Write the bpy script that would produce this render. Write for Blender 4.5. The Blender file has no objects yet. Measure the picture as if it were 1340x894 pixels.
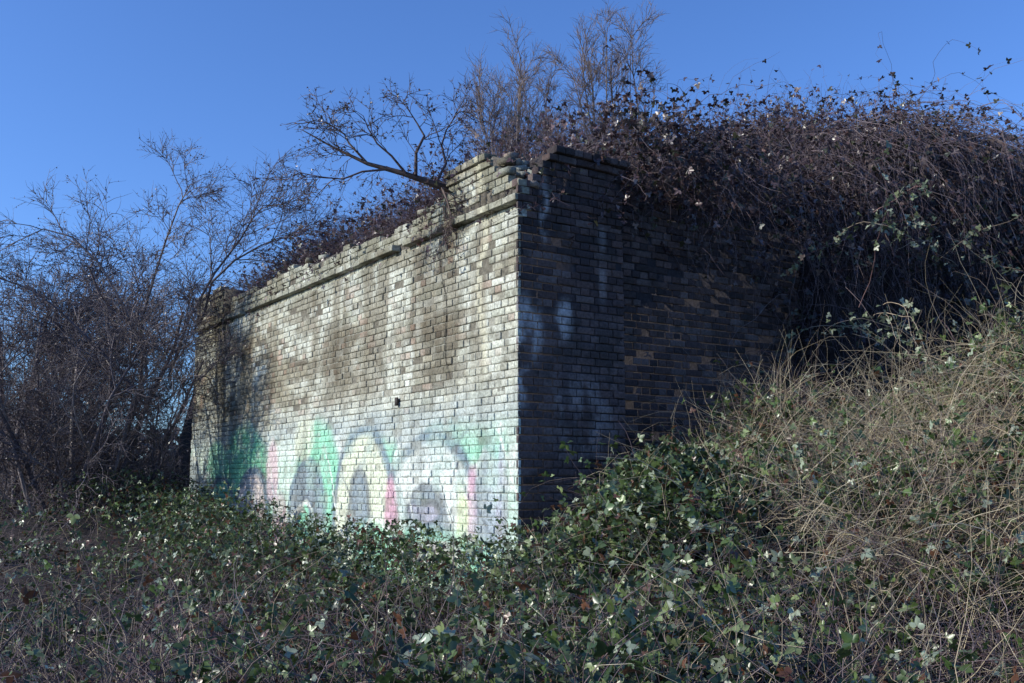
import bpy, math, numpy as np
from mathutils import Vector
rng=np.random.default_rng(7)
sc=bpy.context.scene
CX,CY=0.055,9.0
RX,RY=0.829,0.559      # direction along the shaded face
def W(s,d,z):
    s=np.asarray(s,float); d=np.asarray(d,float); z=np.asarray(z,float)
    s,d,z=np.broadcast_arrays(s,d,z)
    return np.stack([CX+RX*s-RY*d, CY+RY*s+RX*d, z],-1)
def SD(x,y):
    return (x-CX)*RX+(y-CY)*RY, -(x-CX)*RY+(y-CY)*RX
def sm(x,a,b):
    t=np.clip((x-a)/(b-a),0,1); return t*t*(3-2*t)
def _h(ix,iy,seed):
    n=(ix.astype(np.int64)*374761393+iy.astype(np.int64)*668265263+seed*1442695041)&0xffffffff
    n=((n^(n>>13))*1274126177)&0xffffffff
    return ((n^(n>>16))&0xffff)/65535.0
def vn(x,y,seed=0):
    x=np.asarray(x,float);y=np.asarray(y,float)
    ix=np.floor(x);iy=np.floor(y);fx=x-ix;fy=y-iy
    fx=fx*fx*(3-2*fx);fy=fy*fy*(3-2*fy)
    a=_h(ix,iy,seed);b=_h(ix+1,iy,seed);c=_h(ix,iy+1,seed);d=_h(ix+1,iy+1,seed)
    return (a*(1-fx)+b*fx)*(1-fy)+(c*(1-fx)+d*fx)*fy
def fbm(x,y,seed=0,o=4):
    r=0;a=.5;t=0
    for i in range(o):
        r=r+a*vn(x*2**i,y*2**i,seed+i*17);t+=a;a*=.5
    return r/t

# ---------------------------------------------------------------- materials
def new_mat(name):
    m=bpy.data.materials.new(name);m.use_nodes=True
    nt=m.node_tree
    for n in list(nt.nodes): nt.nodes.remove(n)
    out=nt.nodes.new('ShaderNodeOutputMaterial')
    return m,nt,out
def attr_mat(name,rough=.8,noise_scale=60,amt=.35,bump=.0,bscale=80,transl=0.0,spec=.3):
    m,nt,out=new_mat(name)
    at=nt.nodes.new('ShaderNodeAttribute');at.attribute_name='Col'
    p=nt.nodes.new('ShaderNodeBsdfPrincipled')
    p.inputs['Roughness'].default_value=rough
    p.inputs['Specular IOR Level'].default_value=spec
    tc=nt.nodes.new('ShaderNodeTexCoord')
    if amt>0:
        n=nt.nodes.new('ShaderNodeTexNoise');n.inputs['Scale'].default_value=noise_scale;n.inputs['Detail'].default_value=4
        nt.links.new(tc.outputs['Object'],n.inputs['Vector'])
        mr=nt.nodes.new('ShaderNodeMapRange');mr.inputs[1].default_value=.3;mr.inputs[2].default_value=.7
        mr.inputs[3].default_value=1-amt;mr.inputs[4].default_value=1+amt
        nt.links.new(n.outputs['Fac'],mr.inputs[0])
        mx=nt.nodes.new('ShaderNodeVectorMath');mx.operation='SCALE'
        nt.links.new(at.outputs['Color'],mx.inputs[0]);nt.links.new(mr.outputs[0],mx.inputs['Scale'])
        col=mx.outputs[0]
    else: col=at.outputs['Color']
    nt.links.new(col,p.inputs['Base Color'])
    if bump>0:
        n2=nt.nodes.new('ShaderNodeTexNoise');n2.inputs['Scale'].default_value=bscale;n2.inputs['Detail'].default_value=5
        nt.links.new(tc.outputs['Object'],n2.inputs['Vector'])
        b=nt.nodes.new('ShaderNodeBump');b.inputs['Strength'].default_value=bump;b.inputs['Distance'].default_value=.01
        nt.links.new(n2.outputs['Fac'],b.inputs['Height']);nt.links.new(b.outputs[0],p.inputs['Normal'])
    if transl>0:
        t=nt.nodes.new('ShaderNodeBsdfTranslucent');nt.links.new(col,t.inputs['Color'])
        ms=nt.nodes.new('ShaderNodeMixShader');ms.inputs[0].default_value=transl
        nt.links.new(p.outputs[0],ms.inputs[1]);nt.links.new(t.outputs[0],ms.inputs[2]);nt.links.new(ms.outputs[0],out.inputs[0])
    else: nt.links.new(p.outputs[0],out.inputs[0])
    return m
M_brick=attr_mat('weathered_brick',.85,40,.32,.7,70)
M_mortar=attr_mat('mortar',.95,30,.35,.8,60)
M_leaf=attr_mat('bramble_leaf',.34,25,.25,0,0,.2,.6)
M_stem=attr_mat('twig_bark',.65,20,.3)
M_soil=attr_mat('leaf_litter',.95,9,.6,1.0,14)
M_iron=attr_mat('rusty_iron',.7,50,.4,.5,60)

# ---------------------------------------------------------------- mesh helpers
def mesh_obj(name,V,F,C,mat,parent=None,smooth=False):
    V=np.ascontiguousarray(V,dtype=np.float32).reshape(-1,3)
    F=np.ascontiguousarray(F,dtype=np.int32).reshape(-1,4)
    me=bpy.data.meshes.new(name)
    me.vertices.add(len(V));me.vertices.foreach_set('co',V.ravel())
    me.loops.add(F.size);me.loops.foreach_set('vertex_index',F.ravel())
    me.polygons.add(len(F));me.polygons.foreach_set('loop_start',np.arange(0,F.size,4,dtype=np.int32))
    me.update(calc_edges=True)
    if smooth: me.polygons.foreach_set('use_smooth',np.ones(len(F),bool))
    C=np.broadcast_to(np.asarray(C,np.float32),(len(V),3)) if np.ndim(C)==1 else np.asarray(C,np.float32).reshape(-1,3)
    a=me.color_attributes.new('Col','FLOAT_COLOR','POINT')
    c4=np.ones((len(V),4),np.float32);c4[:,:3]=np.clip(C,0,1);a.data.foreach_set('color',c4.ravel())
    me.materials.append(mat)
    ob=bpy.data.objects.new(name,me);sc.collection.objects.link(ob)
    if parent: ob.parent=parent
    return ob
def empty(name,loc=(0,0,0)):
    e=bpy.data.objects.new(name,None);sc.collection.objects.link(e);return e
class Acc:
    def __init__(s): s.V=[];s.F=[];s.C=[];s.n=0
    def add(s,V,F,C):
        V=V.reshape(-1,3);s.V.append(V);s.F.append(F.reshape(-1,4)+s.n)
        C=np.asarray(C,float)
        if C.ndim==1: C=np.broadcast_to(C,V.shape)
        s.C.append(C.reshape(-1,3));s.n+=len(V)
    def obj(s,name,mat,parent=None,smooth=False):
        return mesh_obj(name,np.concatenate(s.V),np.concatenate(s.F),np.concatenate(s.C),mat,parent,smooth)
def nrm(v): return v/np.maximum(np.linalg.norm(v,axis=-1,keepdims=True),1e-9)
def tubes(acc,P,R,col,sides=3):
    N,K,_=P.shape
    T=np.empty_like(P);T[:,1:-1]=P[:,2:]-P[:,:-2];T[:,0]=P[:,1]-P[:,0];T[:,-1]=P[:,-1]-P[:,-2];T=nrm(T)
    ref=nrm(np.cross(P[:,-1]-P[:,0],rng.normal(size=(N,3))))[:,None,:]
    U=nrm(np.cross(T,ref+1e-4));Vv=np.cross(T,U)
    a=np.arange(sides)*2*math.pi/sides
    ring=P[:,:,None,:]+R[:,:,None,None]*(np.cos(a)[None,None,:,None]*U[:,:,None,:]+np.sin(a)[None,None,:,None]*Vv[:,:,None,:])
    idx=np.arange(N*K*sides).reshape(N,K,sides)
    q=np.stack([idx[:,:-1],np.roll(idx,-1,2)[:,:-1],np.roll(idx,-1,2)[:,1:],idx[:,1:]],-1)
    C=np.broadcast_to(col[:,None,None,:],(N,K,sides,3))
    acc.add(ring,q,C.reshape(-1,3))
def path(P0,D,L,K,wig,bias=(0,0,0)):
    N=len(P0);P=np.empty((N,K,3));P[:,0]=P0;D=nrm(D);st=(L/(K-1))[:,None]
    bias=np.asarray(bias,float)
    for k in range(1,K):
        D=nrm(D+rng.normal(size=(N,3))*wig+bias*st)
        P[:,k]=P[:,k-1]+D*st
    return P
def taper(r,K,end=.25):
    return np.asarray(r)[:,None]*np.linspace(1,end,K)[None,:]
def pal(cols,n,p=None,j=.25):
    cols=np.array(cols);i=rng.choice(len(cols),n,p=p)
    return cols[i]*(1+rng.uniform(-j,j,(n,1)))
def leaves(acc,c,size,cols,up=.5,tri=False,droop=0.0):
    n=len(c)
    a=nrm(rng.normal(size=(n,3))*np.array([1,1,.6])+np.array([0,0,-droop]))
    nn=rng.normal(size=(n,3))+np.array([0,0,up*2]);
    nn=nrm(nn-(nn*a).sum(-1,keepdims=True)*a);b=np.cross(nn,a)
    if tri:
        A=[];
        for th,k in ((0,1.15),(1.25,.9),(-1.25,.9)):
            A.append((c,math.cos(th)*a+math.sin(th)*b,math.cos(th)*b-math.sin(th)*a,nn,size*k,cols))
        c=np.concatenate([x[0] for x in A]);a2=np.concatenate([x[1] for x in A]);b2=np.concatenate([x[2] for x in A])
        nn=np.concatenate([x[3] for x in A]);size=np.concatenate([x[4] for x in A]);cols=np.concatenate([x[5] for x in A]);a,b=a2,b2
        nn=nrm(nn+.35*rng.normal(size=nn.shape));n=len(c)
    s=size[:,None];w=s*rng.uniform(.28,.42,(n,1));f=s*rng.uniform(.02,.16,(n,1));cu=s*rng.uniform(-.25,.1,(n,1))
    v0=c+a*s*.08;v1=c+a*s*.35+b*w+nn*f;v2=c+a*s*.75+b*w*.75+nn*(f+cu*.5);v3=c+a*s*1.05+nn*cu
    v4=c+a*s*.75-b*w*.75+nn*(f+cu*.5);v5=c+a*s*.35-b*w+nn*f
    V=np.stack([v0,v1,v2,v3,v4,v5],1);i=np.arange(n)[:,None]*6
    F=np.stack([i+np.array([[0,1,2,3]]),i+np.array([[0,3,4,5]])],1)
    acc.add(V,F,np.repeat(cols,6,0))
def on_paths(P,n,t0=.15):
    N,K,_=P.shape;i=rng.integers(0,N,n);t=rng.uniform(t0,1,n)*(K-1);k=np.minimum(t.astype(int),K-2);f=(t-k)[:,None]
    return P[i,k]*(1-f)+P[i,k+1]*f
def rdir(n,zlo=-.2,zhi=1,):
    a=rng.uniform(0,2*math.pi,n);z=rng.uniform(zlo,zhi,n);r=np.sqrt(np.maximum(1-z*z,.05));return np.stack([r*np.cos(a),r*np.sin(a),z],-1)
def box_sd(acc,s0,s1,d0,d1,z0,z1,col):
    S=np.array([s0,s1,s1,s0,s0,s1,s1,s0]);D=np.array([d0,d0,d1,d1,d0,d0,d1,d1]);Z=np.array([z0]*4+[z1]*4)
    F=np.array([[0,3,2,1],[4,5,6,7],[0,1,5,4],[1,2,6,5],[2,3,7,6],[3,0,4,7]])
    acc.add(W(S,D,Z),F,np.array(col))

# ---------------------------------------------------------------- graffiti + brick colours
def ell(u,z,cu,cz,ru,rz,soft=.08):
    r=np.sqrt(((u-cu)/ru)**2+((z-cz)/rz)**2);return 1-sm(r,1-soft,1+soft)
def arch(u,z,cu,z0,ru,top,soft=.06):
    rz=top-z0
    body=np.where(z>z0,ell(u,z,cu,z0,ru,rz,soft),1-sm(np.abs(u-cu)/ru,1-soft,1+soft));return body
WHITE=(.66,.70,.65);MINT=(.28,.62,.43);GREEN=(.15,.48,.28);PINK=(.58,.34,.41);GREY=(.26,.31,.34);LILAC=(.40,.39,.46);DARK=(.12,.14,.17);CREAM=(.60,.63,.50);YEL=(.54,.60,.34)
def paint(c,u,z):
    u0=u;u=u+.22*(fbm(u*1.5,z*1.5,5)-.5);z2=z+.22*(fbm(u*1.7,z*1.7,9)-.5)
    wear=sm(fbm(u*4,z*5,21,5),.25,.54)
    def lay(c,mask,col,a=.85):
        m=(np.clip(mask,0,1)*a*(.36+.64*wear))[...,None];return c*(1-m)+np.array(col)*m
    top=2.50+.22*(fbm(u*.9,u*0+3,31)-.5)
    z=z2
    c=lay(c,1-sm(z,top-.25,top+.15),(.42,.47,.45),.8)
    c=lay(c,(1-sm(z,2.05,2.45))*sm(fbm(u*.8,z*1.1,41),.42,.52),GREY,.7)
    c=lay(c,(1-sm(z,1.8,2.3))*sm(fbm(u*.9,z*.8,43),.43,.49),MINT,.9)
    c=lay(c,(1-sm(z,2.0,2.4))*sm(fbm(u*1.6,z*1.9,47,3),.54,.58),WHITE,.8)
    c=lay(c,ell(u,z,7.3,1.75,1.0,.65,.2),GREEN,.9)
    c=lay(c,ell(u,z,4.55,1.4,.75,.95,.15),MINT,.95)
    c=lay(c,ell(u,z,5.0,2.15,.35,.3,.2),CREAM,.9)
    c=lay(c,ell(u,z,6.1,1.7,.25,.5,.2),PINK,.6)
    c=lay(c,ell(u,z,9.2,1.3,.8,.5,.2),GREY,.8)
    c=lay(c,ell(u,z,8.6,1.9,.5,.4,.2),MINT,.8)
    for cu,ru,z0,tp,fill in ((1.6,.84,1.30,2.02,WHITE),(3.2,.70,1.35,2.14,CREAM),(4.85,.50,1.15,1.80,GREY),(6.9,.62,1.1,1.74,(.62,.54,.5)),(8.3,.55,1.1,1.62,MINT)):
        c=lay(c,arch(u,z,cu,z0,ru+.12,tp+.12),(.19,.25,.29),1)
        c=lay(c,arch(u,z,cu,z0,ru,tp),fill,1)
        c=lay(c,arch(u,z,cu+.07,z0-.30,ru*.50,tp-.38),DARK,.8)
        c=lay(c,arch(u,z,cu+.07,z0-.33,ru*.38,tp-.47),GREY if fill!=GREY else MINT,.95)
    c=lay(c,ell(u,z,1.75,1.28,.36,.15,.1),DARK,.8);c=lay(c,ell(u,z,1.75,1.27,.28,.10,.1),LILAC,.9)
    c=lay(c,ell(u,z,2.47,1.25,.17,.40,.2),PINK,.9)
    c=lay(c,ell(u,z,5.75,1.1,.25,.38,.15),PINK,.85)
    c=lay(c,ell(u,z,.80,1.30,.10,.5,.3),PINK,.75);c=lay(c,ell(u,z,1.0,1.2,.13,.42,.3),YEL,.8)
    c=lay(c,ell(u,z,.5,1.3,.24,.7,.3),(.33,.38,.42),.8);c=lay(c,ell(u,z,.28,1.5,.10,.5,.2),LILAC,.7)
    c=lay(c,(1-sm(u0,.12,.3))*(1-sm(z,2.0,2.4)),(.52,.54,.50),.7)
    c=lay(c,(1-sm(z,.95,1.18))*(1-sm(u,3.2,3.6))*sm(u,.4,.6),MINT,.9)
    c=lay(c,ell(u,z,1.6,.85,.7,.14,.2),PINK,.6);c=lay(c,ell(u,z,7.4,.95,.5,.18,.2),PINK,.7)
    st=np.abs(np.sin(u*2.3+1.8*np.sin(z*2.4)+z*1.3))
    c=lay(c,(1-sm(st,.03,.09))*(1-sm(z,2.0,2.3)),DARK,.55)
    st=np.abs(np.sin(u*1.7-2.2*z+np.sin(u*3)))
    c=lay(c,(1-sm(st,.04,.10))*(1-sm(z,1.9,2.2)),(.74,.76,.70),.8)
    dr=sm(fbm(u0*5,z*.7,49,4),.5,.7)*(1-sm(z,2.4,2.6))*.28;c=c*(1-dr[...,None])
    return c
PALL=np.array([(.46,.45,.36),(.44,.44,.37),(.35,.335,.27),(.40,.32,.255),(.54,.545,.475),(.21,.19,.15),(.38,.385,.31)])
PPL=np.cumsum([.27,.23,.14,.08,.13,.05,.10]);
def crack(u,z):
    cu=1.42+.05*np.sin(z*7)+.10*(fbm(z*3,z*0+1,77)-.5)-.12*(4-z)
    return (1-sm(np.abs(u-cu),.008,.022))*sm(z,2.5,2.8)*(1-sm(z,4.0,4.1))
def colL(u,z,r1,r2):
    i=np.searchsorted(PPL/PPL[-1],np.clip(r1,0,.9999));c=PALL[i]*(.86+.28*r2)[...,None]
    lime=sm(fbm(u*1.1,z*1.6,3),.38,.66)*.6;c=c*(1-lime[...,None])+np.array((.55,.565,.49))*lime[...,None]
    stain=sm(fbm(u*3.2,z*.6,13,5),.44,.62)*sm(z,2.2,3.0);c=c*(1-.52*stain[...,None]*np.array((.92,1,1.08)))
    b=ell(u,z,3.2,3.15,1.1,.35,.6)*sm(fbm(u*3,z*3,15),.38,.6);c=c*(1-.42*b[...,None]*np.array((.9,1,1.1)))
    b=sm(fbm(u*.8,z*3.5,16),.48,.64)*sm(z,2.4,2.8);c=c*(1-.45*b[...,None]*np.array((.9,1,1.1)))
    g=sm(fbm(u*9,z*9,19),.50,.72)[...,None]*.65;c=c*(1-g)+np.array((.15,.14,.105))*g
    top=sm(z,3.75,4.4)[...,None]*.65*sm(fbm(u*2.5,z*2.5,23),.3,.6)[...,None];c=c*(1-top)+np.array((.17,.165,.115))*top
    streak=(1-sm(np.abs(u-.62+.06*np.sin(z*5)),.02,.1))*sm(z,2.4,2.9)*.5;c=c*(1-streak[...,None])+np.array((.6,.57,.42))*streak[...,None]
    c=c*(1-.85*crack(u,z)[...,None])
    return paint(c,u,z)
def mortL(u,z):
    c=np.zeros(u.shape+(3,))+np.array((.15,.135,.105));l=sm(fbm(u*2,z*2,51),.42,.7)[...,None]*.7
    c=c*(1-l)+np.array((.38,.37,.31))*l
    c=c*(1-.8*crack(u,z)[...,None])
    p=paint(c.copy(),u,z);return c*.35+p*.56
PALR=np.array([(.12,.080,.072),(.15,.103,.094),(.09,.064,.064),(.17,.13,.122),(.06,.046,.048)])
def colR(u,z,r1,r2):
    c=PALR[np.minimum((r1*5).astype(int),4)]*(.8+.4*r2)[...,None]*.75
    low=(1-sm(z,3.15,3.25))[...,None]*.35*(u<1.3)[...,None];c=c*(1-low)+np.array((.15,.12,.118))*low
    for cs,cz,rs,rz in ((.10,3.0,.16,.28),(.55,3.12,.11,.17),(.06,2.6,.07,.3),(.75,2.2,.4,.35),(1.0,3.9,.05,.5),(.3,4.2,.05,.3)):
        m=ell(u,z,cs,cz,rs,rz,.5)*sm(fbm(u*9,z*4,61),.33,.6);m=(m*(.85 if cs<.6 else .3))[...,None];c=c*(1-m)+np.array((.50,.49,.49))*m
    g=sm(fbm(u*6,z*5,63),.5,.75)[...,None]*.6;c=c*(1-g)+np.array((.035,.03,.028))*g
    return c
def lay_bricks(acc,face,a0,a1,k0,k1,off,colf,topf=None,ring=.03,miss=.004,rough=1.0):
    A0=[];A1=[];B0=[]
    for k in range(k0,k1):
        z=k*.075;header=(k%2==1)
        w=.1125 if header else .225
        x=math.floor(a0/w)*w-(.056 if header else 0)
        while x<a1:
            s0=max(x,a0);s1=min(x+w,a1);x+=w
            if s1-s0<.035: continue
            if topf is not None and z+.075>topf((s0+s1)/2)+.01: continue
            if rng.random()<miss and s0>a0+.3: continue
            A0.append(s0+(.0 if s0<=a0+1e-6 else .005));A1.append(s1-(.0 if s1>=a1-1e-6 else .005));B0.append(z)
    A0=np.array(A0);A1=np.array(A1);B0=np.array(B0);n=len(A0)
    if n==0: return
    gx=np.array([0,0,.04,.17,.33,.5,.67,.83,.96,1,1]);gz=np.array([0,0,.09,.36,.64,.91,1,1]);nx=len(gx);nz=len(gz)
    jz=rng.normal(0,.0018,n);hj=rng.normal(0,.0015,n)
    A=A0[:,None,None]+(A1-A0)[:,None,None]*gx[None,None,:]+0*gz[None,:,None]
    B=(B0+.005+jz)[:,None,None]+(.066+hj)[:,None,None]*gz[None,:,None]+0*gx[None,None,:]
    dep=rng.normal(0,.0022*rough,n);sp=rng.random(n)<.04*rough;dep=np.where(sp,-rng.uniform(.006,.02,n),dep)
    Dp=dep[:,None,None]+rng.normal(0,.009*rough,n)[:,None,None]*(A-A0[:,None,None]-.1)*.8+rng.normal(0,.0009,A.shape)
    edge=np.zeros((nz,nx),bool);edge[1,:]=edge[-2,:]=True;edge[:,1]=edge[:,-2]=True
    outer=np.zeros((nz,nx),bool);outer[0,:]=outer[-1,:]=True;outer[:,0]=outer[:,-1]=True;edge&=~outer
    Dp=Dp-edge*(.0015+.004*rng.random(A.shape)**2)
    Dp=np.where(outer[None],-ring,Dp)
    chip=(rng.random(A.shape)<.10)&edge[None];Dp=Dp-chip*.009
    r1=np.broadcast_to(rng.random(n)[:,None,None],A.shape);r2=np.broadcast_to(rng.random(n)[:,None,None],A.shape)
    C=colf(A,B,r1,r2)
    if face=='L': V=W(off-Dp,A,B)
    else: V=W(A,off-Dp,B)
    idx=np.arange(A.size).reshape(A.shape)
    F=np.stack([idx[:,:-1,:-1],idx[:,:-1,1:],idx[:,1:,1:],idx[:,1:,:-1]],-1)
    acc.add(V,F,C)

LEN=10.05
def topL(u):
    if u<.5: return 4.36+.075*math.floor(u/.09)
    if u<1.30: return 4.80
    if u<1.47: return 4.07
    if u<8.40: return 4.56+.16*(float(fbm(u*1.3,1.5,71))-.5)*2
    if u<8.60: return 4.07
    return 4.80
def topR(s):
    if s<.38: return 4.36+.075*math.floor(s/.08)
    return 4.80
abut=empty('brick_bridge_abutment')
bl=Acc();lay_bricks(bl,'L',0,LEN,0,54,0,colL,miss=.007,rough=1.5)
for a,b in((0,1.30),(1.47,8.40),(8.60,LEN)):
    lay_bricks(bl,'L',a,b,54,55,0,colL,ring=.1)
    lay_bricks(bl,'L',a,b,55,56,.05,colL,ring=.1)
    lay_bricks(bl,'L',a,b,56,57,-.035,colL,ring=.12,miss=.04,rough=2)
for a,b in((0,1.30),(8.60,LEN)):
    lay_bricks(bl,'L',a,b,57,58,.03,colL,topf=topL,ring=.1)
    lay_bricks(bl,'L',a,b,58,62,0,colL,topf=topL,ring=.1,rough=2)
    lay_bricks(bl,'L',max(a,.4),b,62,63,-.025,colL,topf=topL,ring=.12,miss=.05,rough=2)
    lay_bricks(bl,'L',max(a,.45),b,63,64,-.05,colL,topf=topL,ring=.15,miss=.15,rough=2)
lay_bricks(bl,'L',1.47,8.40,57,64,.06,colL,topf=topL,ring=.1,miss=.05,rough=2)
bl.obj('sunlit_face_bricks',M_brick,abut)
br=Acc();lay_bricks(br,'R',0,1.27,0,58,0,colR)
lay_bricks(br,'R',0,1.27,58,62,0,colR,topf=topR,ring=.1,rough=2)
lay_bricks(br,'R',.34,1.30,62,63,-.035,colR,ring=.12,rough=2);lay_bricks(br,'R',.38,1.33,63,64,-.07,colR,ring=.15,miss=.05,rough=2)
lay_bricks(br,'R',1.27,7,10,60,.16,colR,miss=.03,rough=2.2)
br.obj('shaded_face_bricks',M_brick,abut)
U,Z=np.meshgrid(np.linspace(.009,LEN-.009,420),np.linspace(0,4.045,170))
ml=Acc();idx=np.arange(U.size).reshape(U.shape)
ml.add(W(.009,U,Z),np.stack([idx[:-1,:-1],idx[:-1,1:],idx[1:,1:],idx[1:,:-1]],-1),mortL(U,Z))
ml.obj('sunlit_face_mortar',M_mortar,abut)
co=Acc();mc=(.16,.14,.115);dk=(.045,.038,.04)
box_sd(co,.014,1.255,.012,LEN-.01,-.3,4.046,dk)
box_sd(co,1.0,9,.172,LEN-.05,-.3,4.45,dk)
box_sd(co,.3,1.15,.1,LEN-.1,4.0,4.2,dk)
for u in np.arange(0,LEN-.01,.1125):
    t=topL(u+.05)-.03
    if t<4.3 and u>1.0: continue
    u0=max(u,.014);u1=min(u+.1127,LEN-.02)
    box_sd(co,.07,.42,u0,u1,4.03,4.27,np.array(mc)*.6)
    if t>4.3:
        o=.016 if (u<1.3 or u>8.5) else .078
        box_sd(co,o,.42,u0,u1,4.272,t+rng.uniform(-.02,.0),np.array(mc)*rng.uniform(.7,1.2))
for s in np.arange(.3,1.25,.12):
    box_sd(co,s,min(s+.121,1.262),.013,.5,4.1,topR(s+.05)-.03,dk)
co.obj('wall_core',M_mortar,abut)
lo=Acc()
for i in range(34):
    if i<14: u=rng.uniform(.02,.6);s=rng.uniform(.03,.35);z=topL(u)+.03
    else: u=rng.uniform(1.6,8.3);s=rng.uniform(.1,.4);z=topL(u)+.02
    a=rng.uniform(0,3);l=rng.uniform(.07,.11);w=.05;h=rng.uniform(.025,.035)
    q=np.array([[-l,-w,-h],[l,-w,-h],[l,w,-h],[-l,w,-h],[-l,-w,h],[l,-w,h],[l,w,h],[-l,w,h]])*rng.uniform(.8,1.05,(8,1))
    x=q[:,0]*math.cos(a)-q[:,1]*math.sin(a);y=q[:,0]*math.sin(a)+q[:,1]*math.cos(a);zz=q[:,2]+x*rng.uniform(-.3,.3)
    lo.add(W(s+x,u+y,z+zz),np.array([[0,3,2,1],[4,5,6,7],[0,1,5,4],[1,2,6,5],[2,3,7,6],[3,0,4,7]]),pal(PALL*.6,1)[0])
lo.obj('loose_bricks',M_brick,abut)
ir=Acc();box_sd(ir,-.035,.02,2.31,2.33,2.46,2.50,(.05,.04,.035));box_sd(ir,-.04,-.02,2.295,2.345,2.43,2.52,(.05,.04,.035));ir.obj('iron_wall_hook',M_iron,abut)

# ---------------------------------------------------------------- terrain
def gh(x,y):
    m=sm(x,-.3,3.3)*sm(y,3.8,7.4)
    lump=fbm(x*.85+3,y*.85,85,3)-.5
    z=.36+1.35*m+.5*sm(x,2.6,4.6)*sm(y,4.5,8)+1.5*m*lump+.85*lump*(1-m)*(1-.5*sm(y,6,10))
    z=z+.60*np.exp(-(((x-.95)/.6)**2+((y-7.4)/.9)**2))
    z=z+.14*sm(y,6,9)+.12*sm(y,9,12)+.55*np.exp(-(((x+7.2)/2.6)**2+((y-14.5)/3)**2))
    near=(1-sm(np.hypot(x,y-9),18,40))
    return (z+.12*(fbm(x*1.6,y*1.6,81)-.5))*near+0*x
g=np.linspace(-1,1,361);gx=np.sign(g)*(12*np.abs(g)+600*np.abs(g)**6)
GX,GY=np.meshgrid(gx,gx+9);GZ=gh(GX,GY);gi=np.arange(GX.size).reshape(GX.shape)
gc=np.array((.032,.025,.023))*(.7+.8*fbm(GX*2,GY*2,83)[...,None]);far=sm(np.hypot(GX,GY),18,40)[...,None];gc=gc*(1-far)+np.array((.06,.07,.035))*far
mesh_obj('ground',np.stack([GX,GY,GZ],-1),np.stack([gi[:-1,:-1],gi[:-1,1:],gi[1:,1:],gi[1:,:-1]],-1),gc,M_soil,None,True)
def bh(s,d):
    plat=4.35+.95*sm(d,.2,1.8)*sm(s,.3,1.8)+1.5*sm(s,1.8,7)+.4*(fbm(s*.9,d*.9,91)-.5)*sm(d,.4,1.5)
    plat=plat*(1-sm(d,10.0,15.5))
    w=.5+.60*np.clip(s-3.4,0,6)
    fr=plat*(1-np.clip((.3-d)/w,0,1)**1.9)*sm(s,3.4,4.3)
    fr=fr+.5*(fbm(s*1.3,d*1.3,95)-.5)*sm(s,3.5,4.5)
    return np.where(d<.35,fr-.15,np.where(s<.4,0,plat))
sl=np.concatenate([[.3,.5],np.arange(.7,14,.16),np.geomspace(14.3,60,20)]);dl=np.concatenate([np.arange(-6,.25,.16),[.3,.5],np.arange(.65,17,.16),np.geomspace(17.3,50,10)])
S,D=np.meshgrid(sl,dl);bi=np.arange(S.size).reshape(S.shape)
mesh_obj('embankment',W(S,D,bh(S,D)),np.stack([bi[:-1,:-1],bi[:-1,1:],bi[1:,1:],bi[1:,:-1]],-1),np.array((.024,.019,.02))*(.7+.7*fbm(S*2,D*2,93)[...,None]),M_soil,None,True)

# ---------------------------------------------------------------- vegetation
ST_DARK=[(.10,.068,.075),(.145,.105,.11),(.20,.155,.155),(.075,.05,.06)]
ST_TAN=[(.42,.34,.22),(.32,.26,.18),(.22,.165,.13),(.50,.43,.31)]
LF_GREEN=[(.05,.085,.026),(.09,.13,.04),(.035,.055,.024),(.17,.21,.09),(.11,.05,.03),(.24,.28,.20)]
LF_BROWN=[(.10,.06,.065),(.13,.075,.07),(.06,.04,.05),(.065,.07,.04),(.20,.15,.135)]
def bramble(name,P0,stem_len,leaf_n,leaf_size,stemcols,leafcols,lp=None,wig=.22,grav=-.9,zlo=.0,rad=.004,K=8,tri=True,extra=None,t0=.2,up=.4,more=None):
    e=empty(name);n=len(P0);a=Acc()
    L=rng.uniform(stem_len[0],stem_len[1],n)
    P=path(P0,rdir(n,zlo,1),L,K,wig,(0,0,grav))
    tubes(a,P,taper(rng.uniform(.5,1.3,n)*rad,K),pal(stemcols,n))
    if extra is not None:
        P2,r2,c2=extra;tubes(a,P2,taper(r2,P2.shape[1]),c2)
    a.obj('stems',M_stem,e)
    b=Acc();c=on_paths(P,leaf_n,t0);c=c+rng.normal(0,.03,c.shape)
    c=c[rng.random(len(c))<.12+1.4*sm(fbm(c[:,0]*1.4+c[:,2],c[:,1]*1.4+c[:,2],111,2),.40,.6)]
    if more is not None: c=np.concatenate([c,more])
    tone=(.6+.8*fbm(c[:,0]*1.1,c[:,1]*1.1+c[:,2],115,2))[:,None]
    leaves(b,c,rng.uniform(leaf_size[0],leaf_size[1],len(c)),pal(leafcols,len(c),lp,.4)*tone,up,tri)
    b.obj('leaves',M_leaf,e)
    return P
# low field in front of the wall
n=17000;y=3.7+rng.random(n)**1.3*14.5;x=rng.uniform(-1,1,n)*(y*.62+.5);x=np.minimum(x,2.5)
s,d=SD(x,y);ok=(s<-.03)|(d<-.05);x=x[ok];y=y[ok]
p0=np.stack([x,y,gh(x,y)-.02],-1)
q=p0[rng.integers(0,len(p0),2600)];q=q[rng.random(len(q))<.3+.7*(q[:,1]<7)]
Pl=path(q,rdir(len(q),.25,1),rng.uniform(.5,1.15,len(q)),10,.18,(0,0,-.9))
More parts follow.
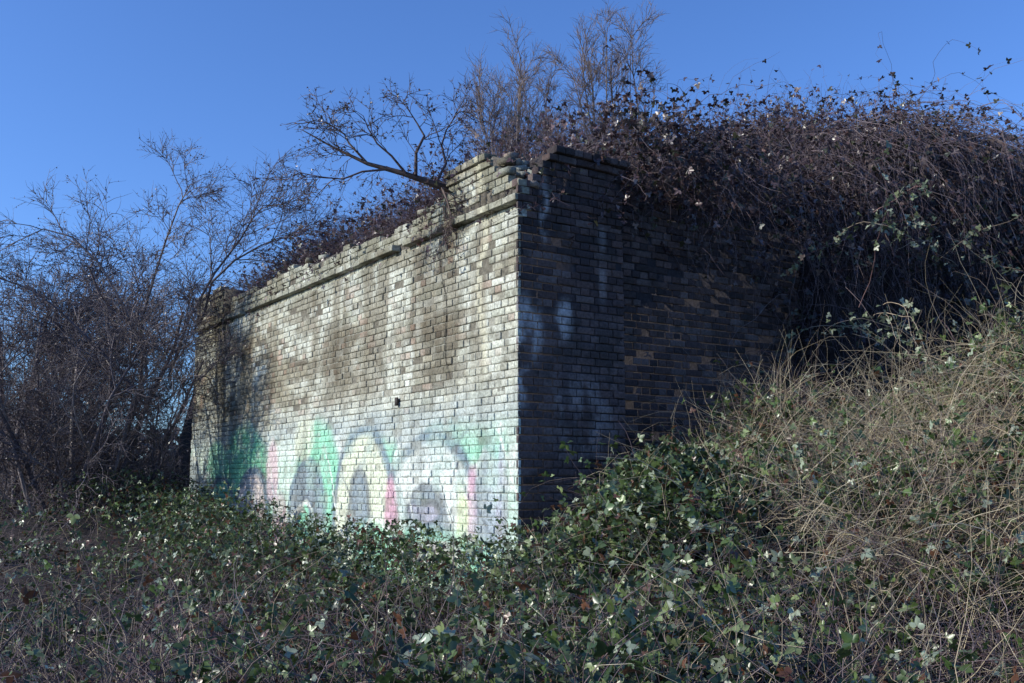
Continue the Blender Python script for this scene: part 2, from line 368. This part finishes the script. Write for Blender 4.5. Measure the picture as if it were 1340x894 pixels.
# leafier growth banked along the foot of the wall
m=15000;ss=-.15-rng.random(m)**1.2*2.2;dd=rng.uniform(-1.2,10.5,m);f=W(ss,dd,0);hh=.22+.38*fbm(dd*1.3,ss*1.3,131,3)
f[:,2]=gh(f[:,0],f[:,1])+hh*rng.random(m)**.6*1.5;f=f[rng.random(m)<.2+1.2*sm(fbm(f[:,0]*2,f[:,1]*2,133,2),.35,.6)]
bramble('bramble_thicket',p0,(.35,1.0),62000,(.022,.044),ST_DARK+ST_DARK+ST_TAN[1:3],LF_GREEN,[.25,.21,.17,.14,.15,.08],grav=-1.0,rad=.0034,wig=.28,extra=(Pl,rng.uniform(.002,.0042,len(Pl)),pal(ST_DARK+ST_TAN[1:2],len(Pl))),more=f)
# right-hand mound
n=9500;y=3.5+rng.random(n)*6.3;x=-.3+rng.random(n)*6.3;ok=(x<y*.62+.6);x=x[ok];y=y[ok]
s,d=SD(x,y);ok=(d<.1)|(s<-.1);x=x[ok];y=y[ok]
p0=np.stack([x,y,gh(x,y)-.02],-1)
q=p0[rng.integers(0,len(x),20000)];wq=sm(q[:,0],.7,2.4)*(.04+1.3*sm(fbm(q[:,0]*.8,q[:,1]*.8,121,2),.45,.62));q=q[rng.random(len(q))<wq][:5200]
q=q+rng.normal(0,.1,q.shape)*np.array([1,1,0])
m=len(q);Pg=path(q,rdir(m,.35,1)+np.array([.15,-.1,0]),rng.uniform(.4,1.5,m),9,.2,(0.1,-.1,-.75))
c=np.stack([.95+rng.normal(0,.45,5600),7.3+rng.normal(0,.5,5600),np.zeros(5600)],-1);c[:,2]=gh(c[:,0],c[:,1])+rng.uniform(.0,.5,5600)
bramble('bramble_mound',p0,(.4,1.05),72000,(.025,.052),ST_TAN+ST_DARK+ST_DARK,LF_GREEN,[.24,.24,.14,.18,.08,.12],grav=-.9,rad=.0035,wig=.28,extra=(Pg,rng.uniform(.0018,.004,m),pal(ST_TAN,m)),more=c)
# top of abutment
n1=10500;s1=.2+rng.random(n1)**1.2*1.8;d1=.2+rng.random(n1)*10
n2=9500;s2=.4+rng.random(n2)*12;d2=.3+rng.random(n2)**1.2*3.2
s=np.concatenate([s1,s2]);d=np.concatenate([d1,d2])
p0=W(s,d,bh(s,d)-.02)
bramble('scrub_thicket',p0,(.4,1.25),78000,(.026,.046),ST_DARK,LF_BROWN,[.30,.16,.28,.16,.10],grav=-.7,rad=.0034,zlo=.0,wig=.28)
# hanging curtain + front slope
n=3300;s=1.1+rng.random(n)**.85*10;d=rng.uniform(-.05,.4,n);z=np.where(s<3.2,4.6,bh(s,np.minimum(d,.3)))+rng.uniform(0,.9,n)
p0=W(s,d,z);dirs=rdir(n,-.2,.6)+np.array([.559,-.829,0])*rng.uniform(.2,1.6,n)[:,None]
fall=rng.uniform(.35,1,n)*np.clip(.6+(s-1.1)*.75,.5,3.8)
Pc=path(p0,dirs,fall+.3,13,.30,(0,0,-1.5))
n=8500;s=3.5+rng.random(n)**.8*8.5;w=.5+.60*np.clip(s-3.4,0,6);d=.3-rng.random(n)*w*1.2
p0=W(s,d,np.maximum(bh(s,d),.3))
bramble('ivy_curtain',p0,(.4,1.0),84000,(.032,.06),ST_DARK,[(.045,.04,.038),(.055,.04,.045),(.045,.052,.033),(.12,.12,.10),(.035,.027,.04)],[.3,.24,.2,.05,.21],grav=-1.2,rad=.0031,wig=.32,extra=(Pc,rng.uniform(.002,.0042,len(Pc)),pal([(.135,.105,.115),(.20,.155,.16),(.09,.065,.08)],len(Pc))))
lv=Acc();c=on_paths(Pc,17000,0.0);c=c[c[:,2]>3.7];leaves(lv,c,rng.uniform(.03,.055,len(c)),pal(LF_BROWN,len(c))*.75,.4,True)
lv.obj('hanging_leaves',M_leaf,bpy.data.objects['ivy_curtain'])

def tree(name,stems,radii,levels,bark,leaf=None,end=.3):
    e=empty(name);a=Acc();P=stems;tubes(a,P,taper(radii,P.shape[1],end),pal(bark,len(P)),6)
    allp=[]
    for (nc,l0,l1,ang,wig,bias,K,r,t0) in levels:
        N=len(P)*nc;src=np.repeat(np.arange(len(P)),nc);t=rng.uniform(t0,1,N)*(P.shape[1]-1);k=np.minimum(t.astype(int),P.shape[1]-2);f=(t-k)[:,None]
        p=P[src,k]*(1-f)+P[src,k+1]*f;T=nrm(P[src,k+1]-P[src,k])
        D=nrm(T*math.cos(ang)+nrm(np.cross(T,rng.normal(size=T.shape)))*math.sin(ang)*rng.uniform(.6,1.2,(N,1)))
        L=rng.uniform(l0,l1,N)*(1.15-.55*t/(P.shape[1]-1))
        P=path(p,D,L,K,wig,bias);tubes(a,P,taper(rng.uniform(.7,1.2,N)*r,K,.3),pal(bark,N),4 if r>.012 else 3);allp.append(P)
    a.obj('branches',M_stem,e,False)
    if leaf:
        n,s0,s1,cols=leaf;b=Acc();c=on_paths(allp[-1],n,.0);leaves(b,c,rng.uniform(s0,s1,n),pal(cols,n),.2);b.obj('buds_and_leaves',M_leaf,e)
    return allp
BARK=[(.14,.115,.125),(.19,.16,.16),(.10,.08,.09)]
def stems_from(base,n,L,lean,wig=.12,K=8,spread=.15,bias=(0,0,.2),lo=.7):
    p=np.array(base)+rng.normal(0,1,(n,3))*np.array([spread,spread,0]);a=rng.uniform(0,2*math.pi,n)
    D=np.stack([np.cos(a)*lean,np.sin(a)*lean,np.ones(n)],-1);return path(p,D,rng.uniform(L*lo,L,n),K,wig,bias)
tree('hawthorn_tree',stems_from((-6.6,15.0,.3),12,4.9,.6,.13,spread=.25,lo=.6),rng.uniform(.04,.075,12),
 [(12,.9,2.0,.8,.16,(0,0,.08),7,.015,.1),(11,.45,1.0,.85,.18,(0,0,.0),6,.0068,.1),(8,.2,.55,.85,.2,(0,0,0),4,.0042,.1)],BARK,(17000,.015,.032,LF_BROWN))
tree('hawthorn_tree',stems_from((-9.7,19.6,.3),13,6.0,.75,.14,spread=.4,lo=.6),rng.uniform(.04,.065,13),
 [(14,1.0,2.3,.8,.16,(0,0,.08),7,.016,.08),(12,.5,1.2,.85,.18,(0,0,0),6,.0078,.1),(8,.25,.65,.85,.2,(0,0,0),4,.0052,.1)],BARK,(26000,.018,.042,LF_BROWN))
n=6500;x=rng.uniform(-19,-6.2,n);y=20.5+rng.normal(0,1.2,n)+(-x-6)*.1
p0=np.stack([x,y,.2+rng.random(n)*1.9],-1)
bramble('hedgerow',p0,(.5,1.5),22000,(.03,.07),BARK,[(.07,.05,.055),(.05,.055,.03),(.1,.07,.06)],None,grav=-.2,rad=.0055,wig=.25,tri=False,K=6)
A=np.array([[(-5.6,15.2,3.2),(-5.7,15.1,4.0),(-5.5,15.0,4.7),(-5.3,14.9,5.3),(-5.1,14.8,5.8),(-4.9,14.7,6.1)],
 [(-5.6,15.2,3.4),(-5.9,15.0,4.2),(-6.3,14.9,4.9),(-6.7,14.8,5.3),(-7.1,14.7,5.4),(-7.6,14.6,5.1)],
 [(-5.3,15.3,3.2),(-5.0,15.2,4.1),(-4.6,15.1,4.8),(-4.2,15.0,5.3),(-4.0,14.9,5.6),(-3.8,14.8,5.8)],
 [(-4.9,15.6,4.2),(-4.7,15.3,4.7),(-4.3,15.1,5.0),(-3.9,15.0,5.2),(-3.6,14.9,5.3),(-3.3,14.8,5.3)],
 [(-5.8,15.3,3.0),(-6.3,15.1,3.6),(-6.9,14.9,4.2),(-7.3,14.8,4.5),(-7.9,14.7,4.7),(-8.4,14.6,4.6)],
 [(-6.3,15.0,.5),(-6.2,15.1,1.2),(-6.0,15.2,1.8),(-5.9,15.2,2.3),(-5.8,15.2,2.8),(-5.6,15.2,3.3)]],float)
tree('dog_rose_shrub',A,np.array([.026,.026,.026,.022,.026,.05]),[(14,.7,1.5,.7,.15,(0,0,-.15),7,.009,.05),(11,.3,.8,.7,.17,(0,0,0),6,.0052,.1),(6,.12,.35,.8,.2,(0,0,0),4,.0038,.1)],BARK,(7000,.015,.03,LF_BROWN),.25)
# elder leaning out over the parapet
E=np.array([[(-.35,10.7,4.5),(-.72,10.1,4.66),(-1.14,10.0,4.78),(-1.5,10.0,4.88),(-1.85,10.0,5.05),(-2.2,10.0,5.25)],
 [(-1.0,10.0,4.76),(-1.0,10.0,5.0),(-.92,10.05,5.2),(-1.0,10.1,5.35),(-1.08,10.1,5.48),(-1.15,10.1,5.62)],
 [(-.8,10.1,4.7),(-.7,10.2,4.95),(-.75,10.2,5.15),(-.7,10.2,5.32),(-.6,10.2,5.48),(-.5,10.2,5.6)],
 [(-.55,10.3,4.62),(-.72,9.95,4.6),(-.66,9.9,4.45),(-.62,9.88,4.3),(-.62,9.9,4.1),(-.55,9.9,3.85)],
 [(-1.3,10.0,4.82),(-1.55,9.95,4.78),(-1.75,9.95,4.70),(-1.95,9.95,4.72),(-2.2,9.95,4.77),(-2.4,9.95,4.65)],
 [(-1.5,10.0,4.88),(-1.7,10.0,5.1),(-1.75,10.0,5.2),(-1.9,10.0,5.3),(-2.05,10.0,5.36),(-2.1,10.0,5.45)],
 [(-1.1,9.98,4.77),(-1.25,9.95,4.95),(-1.4,9.95,5.08),(-1.5,9.95,5.25),(-1.55,9.95,5.38),(-1.65,9.95,5.45)]],float)
tree('elder_tree',E,np.array([.050,.020,.018,.018,.013,.013,.014]),[(9,.22,.6,.85,.17,(0,0,.0),6,.0062,.15),(6,.12,.36,.85,.2,(0,0,0),5,.004,.15),(3,.06,.15,.8,.2,(0,0,0),3,.0028,.2)],[(.07,.045,.045),(.10,.07,.06)],(1100,.018,.03,LF_BROWN),.1)
for bx,by,h in((.05,20,6.0),(2.45,20.5,7.0),(1.3,22,5.9)):
    tree('bare_tree',stems_from((bx,by,4.4),10,h,.17,.045,9,.12,lo=.74),rng.uniform(.03,.05,10),[(13,.6,1.4,.55,.12,(0,0,.3),6,.011,.4),(8,.35,.75,.6,.15,(0,0,.2),5,.0065,.2),(5,.15,.45,.6,.2,(0,0,0),4,.0048,.2)],[(.22,.165,.14),(.17,.13,.12)],None,.15)
n=30000;x=rng.uniform(-80,40,n);y=48+rng.normal(0,2.5,n)+x*.1;hh=3.0+1.8*fbm(x*.25,x*0,101);z=rng.random(n)**.8*hh
hd=Acc();leaves(hd,np.stack([x,y,z],-1),rng.uniform(.25,.6,n),pal([(.06,.05,.055),(.05,.055,.04),(.09,.07,.07)],n),.2);hd.obj('distant_hedge',M_leaf)
n=26;s=rng.uniform(2.8,7.5,n);p0=W(s,rng.uniform(-1.4,-.3,n),rng.uniform(2.8,4.7,n))
Ps=path(p0,rdir(n,-.1,.6)+np.array([-.1,-1.1,0]),rng.uniform(1.0,2.0,n),14,.14,(0,0,-.7))
e=empty('bramble_spray');a=Acc();tubes(a,Ps,taper(np.full(n,.005),14),pal([(.22,.13,.13),(.3,.24,.18)],n),4);a.obj('canes',M_stem,e)
b=Acc();c=on_paths(Ps,620,.3);c+=rng.normal(0,.05,c.shape);leaves(b,c,rng.uniform(.03,.05,len(c)),pal([(.18,.21,.12),(.28,.31,.22),(.1,.13,.07)],len(c)),.4,True);b.obj('leaves',M_leaf,e)

# ---------------------------------------------------------------- light
elev=math.radians(24);sd=Vector((-1,-.27,0)).normalized()
sv=Vector((sd.x*math.cos(elev),sd.y*math.cos(elev),math.sin(elev)))
sun=bpy.data.lights.new('sun','SUN');sun.energy=5.0;sun.angle=math.radians(.5);sun.color=(1,.96,.83)
so=bpy.data.objects.new('sun',sun);sc.collection.objects.link(so);so.rotation_euler=(-sv).to_track_quat('-Z','Y').to_euler();so.location=(-20,0,20)
w=bpy.data.worlds.new('World');sc.world=w;w.use_nodes=True;nt=w.node_tree
bg=nt.nodes['Background'];sky=nt.nodes.new('ShaderNodeTexSky');sky.sky_type='NISHITA';sky.sun_disc=False
sky.sun_elevation=elev;sky.sun_rotation=math.atan2(sd.x,sd.y)%(2*math.pi);sky.air_density=1.0;sky.dust_density=.8;sky.ozone_density=2.0
tint=nt.nodes.new('ShaderNodeVectorMath');tint.operation='MULTIPLY';tint.inputs[1].default_value=(.70,1.05,1.70)
nt.links.new(sky.outputs[0],tint.inputs[0]);nt.links.new(tint.outputs[0],bg.inputs[0]);bg.inputs[1].default_value=.13
cam=bpy.data.cameras.new('camera');cam.lens=35;cam.sensor_width=36;cam.clip_end=2000
cobj=bpy.data.objects.new('camera',cam);sc.collection.objects.link(cobj);cobj.location=(0,0,1.6);cobj.rotation_euler=(math.radians(98.04),0,0);sc.camera=cobj
sc.view_settings.view_transform='Standard';sc.view_settings.look='None';sc.view_settings.exposure=0
print('faces',sum(len(o.data.polygons) for o in sc.objects if o.type=='MESH'))
